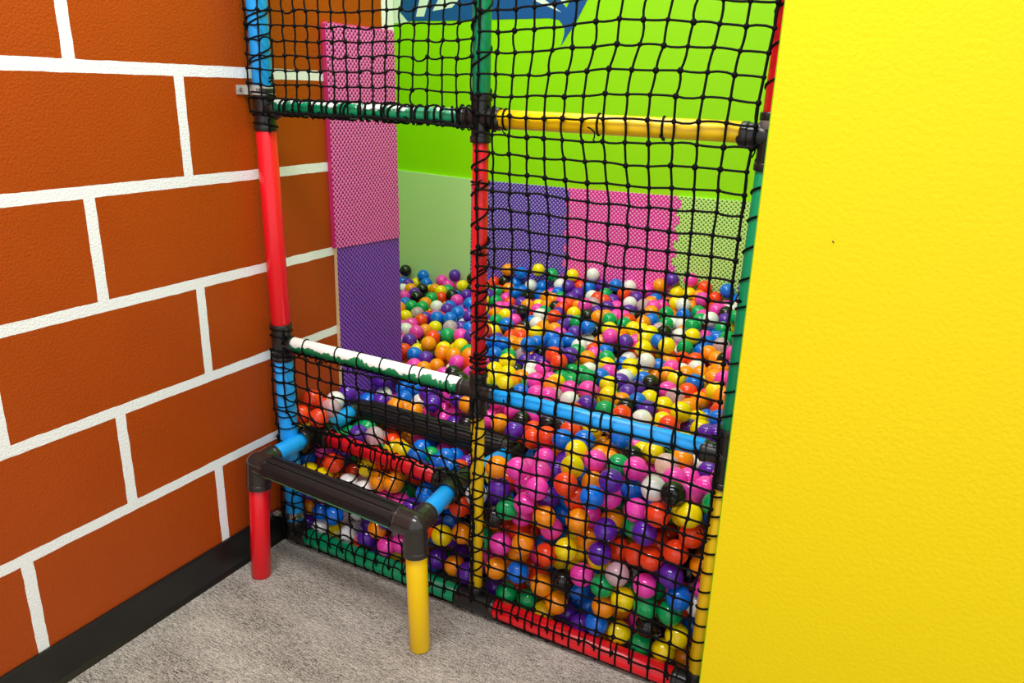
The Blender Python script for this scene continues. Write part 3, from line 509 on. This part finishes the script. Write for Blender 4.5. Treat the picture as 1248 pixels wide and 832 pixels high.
# ---------------------------------------------------------------- balls
R_BALL = .0285
balls = []
for i in range(0, len(BALLS), 12):
    e = BALLS[i:i+12]; balls.append((e[0], int(e[1:5])/1000-1.5, int(e[5:9])/1000-.5, int(e[9:12])/1000))
def ico(sub):
    bm = bmesh.new(); bmesh.ops.create_icosphere(bm, subdivisions=sub, radius=R_BALL)
    vs = [tuple(v.co) for v in bm.verts]; fs = [tuple(v.index for v in f.verts) for f in bm.faces]; bm.free(); return vs, fs
vs, fs = ico(4)
proto = {}
for c in BALLCOL:
    me = bpy.data.meshes.new(BALLCOL[c][0].replace('-', '_').replace(' ', '_')+'_plastic_ball'); me.from_pydata(vs, [], fs)
    me.materials.append(BM[c]); me.polygons.foreach_set('use_smooth', [True]*len(fs)); me.update(); proto[c] = me
NB = 300
# words that tell one ball from the next: where it lies and which balls touch it
CAMP = V((1.5136,-1.4660,1.2968)); yaw, pit, rol = .4879, -.3221, .0323
cf = V((-math.sin(yaw)*math.cos(pit), math.cos(yaw)*math.cos(pit), math.sin(pit))); r0 = V((math.cos(yaw), math.sin(yaw), 0)); u0 = r0.cross(cf)
cr_ = r0*math.cos(rol)+u0*math.sin(rol); cu = u0*math.cos(rol)-r0*math.sin(rol); FPX = 926.34
pr = []
for c, x, y, z in balls:
    d = V((x, y, z))-CAMP; w = d.dot(cf); pr.append((624+FPX*d.dot(cr_)/w, 416-FPX*d.dot(cu)/w, w))
def near(i, dx, dy):
    best = None; xi, yi, wi = pr[i]; D = 2*R_BALL*FPX/wi
    for j in range(1150):
        if j == i: continue
        ex, ey = pr[j][0]-xi, pr[j][1]-yi; L = math.hypot(ex, ey)
        if .4*D < L < 1.45*D and (ex*dx+ey*dy)/L > .74 and (best is None or L < best[0]): best = (L, j)
    return BALLCOL[balls[best[1]][0]][0] if best else None
def region(i):
    x, y, w = pr[i]
    if x < 575:
        rail = 419+(x-357)*.248
        if y < rail: return 'seen through the doorway'
        if y > 590+(x-330)*.36: return 'beneath the step'
        if y > 535+(x-385)*.34: return 'behind the front tread'
        return 'inside by the step'
    if x < 655 and y > 500: return 'right of yellow post'
    rail = 482+(x-605)*.245
    if y < rail: return 'above the blue rail'
    if y < rail+75: return 'just under blue rail'
    if y > 742+(x-605)*.4-75: return 'just above red rail'
    if x > 800: return 'near the yellow wall'
    return 'midway up right bay'
used = {}
def label_for(i):
    me_ = BALLCOL[balls[i][0]][0]; R = region(i)
    n = dict(L=near(i,-1,0), R=near(i,1,0), A=near(i,0,-1), B=near(i,0,1), C=near(i,.7,-.7), E=near(i,-.7,.7), F=near(i,.7,.7), G=near(i,-.7,-.7))
    ph = dict(L='%s left', R='%s right', A='%s above', B='%s below', C='%s upper right', E='%s lower left', F='%s lower right', G='%s upper left')
    opts = ('LR','AB','LA','RA','LB','RB','LRA','LRB','LAB','RAB','LRAB','LRAC','LRBE','ABCE','LRAF','ABFG','LRABC','LRABE','LRABF','LRABG')
    for k_ in opts:
        if any(n[q] is None for q in k_): continue
        s = '%s ball %s, %s' % (me_, R, ', '.join(ph[q] % n[q] for q in k_))
        if len(s.split()) <= 16 and s not in used: used[s] = i; return s
    ks = [q for q in 'LRABCEFG' if n[q]]
    for m_ in range(len(ks), 0, -1):
        s = '%s ball %s, %s' % (me_, R, ', '.join(ph[q] % n[q] for q in ks[:m_]))
        if len(s.split()) <= 16 and s not in used: used[s] = i; return s
    s = '%s ball %s' % (me_, R)
    if s in used: s = '%s ball %s, %s' % (me_, R, 'partly hidden')
    used[s] = i; return s
first = None
for i, (c, x, y, z) in enumerate(balls[:NB]):
    o = bpy.data.objects.new('plastic_ball', proto[c]) if first is None else first.copy()
    o.data = proto[c]; o.location = (x, y, z); o.rotation_euler = (random.random()*6, random.random()*6, 0)
    COL.objects.link(o); first = first or o
    tag(o, label_for(i), 'ball', 'plastic balls in the ball pit')
rest = balls[NB:]
vs, fs = ico(3); Va = np.array(vs, dtype=np.float32); Fa = np.array(fs, dtype=np.int32); nv, nf = len(Va), len(Fa)
cs = sorted(BALLCOL); P_ = np.array([b[1:] for b in rest], dtype=np.float32)
AV = (Va[None]+P_[:, None]).reshape(-1, 3); AF = (Fa[None]+(np.arange(len(rest))*nv)[:, None, None]).reshape(-1, 3)
me = bpy.data.meshes.new('plastic_balls'); me.vertices.add(len(AV)); me.vertices.foreach_set('co', AV.ravel())
me.loops.add(AF.size); me.loops.foreach_set('vertex_index', AF.ravel().astype(np.int32))
me.polygons.add(len(AF)); me.polygons.foreach_set('loop_start', np.arange(0, AF.size, 3, dtype=np.int32))
me.polygons.foreach_set('loop_total', np.full(len(AF), 3, dtype=np.int32))
for c in cs: me.materials.append(BM[c])
me.polygons.foreach_set('material_index', np.repeat(np.array([cs.index(b[0]) for b in rest], dtype=np.int32), nf))
me.polygons.foreach_set('use_smooth', np.ones(len(AF), dtype=bool)); me.update(calc_edges=True); me.validate()
ob = bpy.data.objects.new('plastic_balls', me); COL.objects.link(ob)
tag(ob, 'mass of smaller looking coloured plastic balls filling the rest of the pit', 'balls', None, 'stuff')

# ---------------------------------------------------------------- light and camera
W = bpy.data.worlds.new('room_light'); S.world = W; W.use_nodes = True
W.node_tree.nodes['Background'].inputs[0].default_value = (.97, .985, 1, 1); W.node_tree.nodes['Background'].inputs[1].default_value = WORLD
def lamp(name, loc, size, e, target):
    l = bpy.data.lights.new(name, 'AREA'); l.energy = e; l.size = size; l.color = (1, .98, .94)
    o = bpy.data.objects.new(name, l); COL.objects.link(o); o.location = loc
    o.rotation_euler = (V(target)-V(loc)).to_track_quat('-Z', 'Y').to_euler(); return o
for n_, loc in (('ceiling_and_fill_lamp', (.45,-.95,2.7)), ('ceiling_and_fill_lamp', (1.15,-.92,2.7)), ('ceiling_and_fill_lamp', (.15,.35,3.0)), ('ceiling_and_fill_lamp', (-.75,.75,3.0)), ('ceiling_and_fill_lamp', (.80,.38,3.0))):  # leftmost one is unseen fill, added to brighten the alcove
    lamp(n_, loc, .50, LAMP*(1 if loc[1] < 0 else .55), (loc[0], loc[1]+.05, 0))
cam = bpy.data.cameras.new('camera'); co = bpy.data.objects.new('camera', cam); COL.objects.link(co); S.camera = co
cam.sensor_width = 36; cam.lens = 36*FPX/1248; cam.clip_start = .02
m = Matrix((cr_, cu, -cf)).transposed().to_4x4(); m.translation = CAMP; co.matrix_world = m
vs_ = S.view_settings; vs_.view_transform = 'Standard'; vs_.look = 'None'; vs_.gamma = 1; vs_.use_curve_mapping = False; vs_.exposure = EXPO
S.cycles.transparent_max_bounces = 12; S.cycles.max_bounces = 8
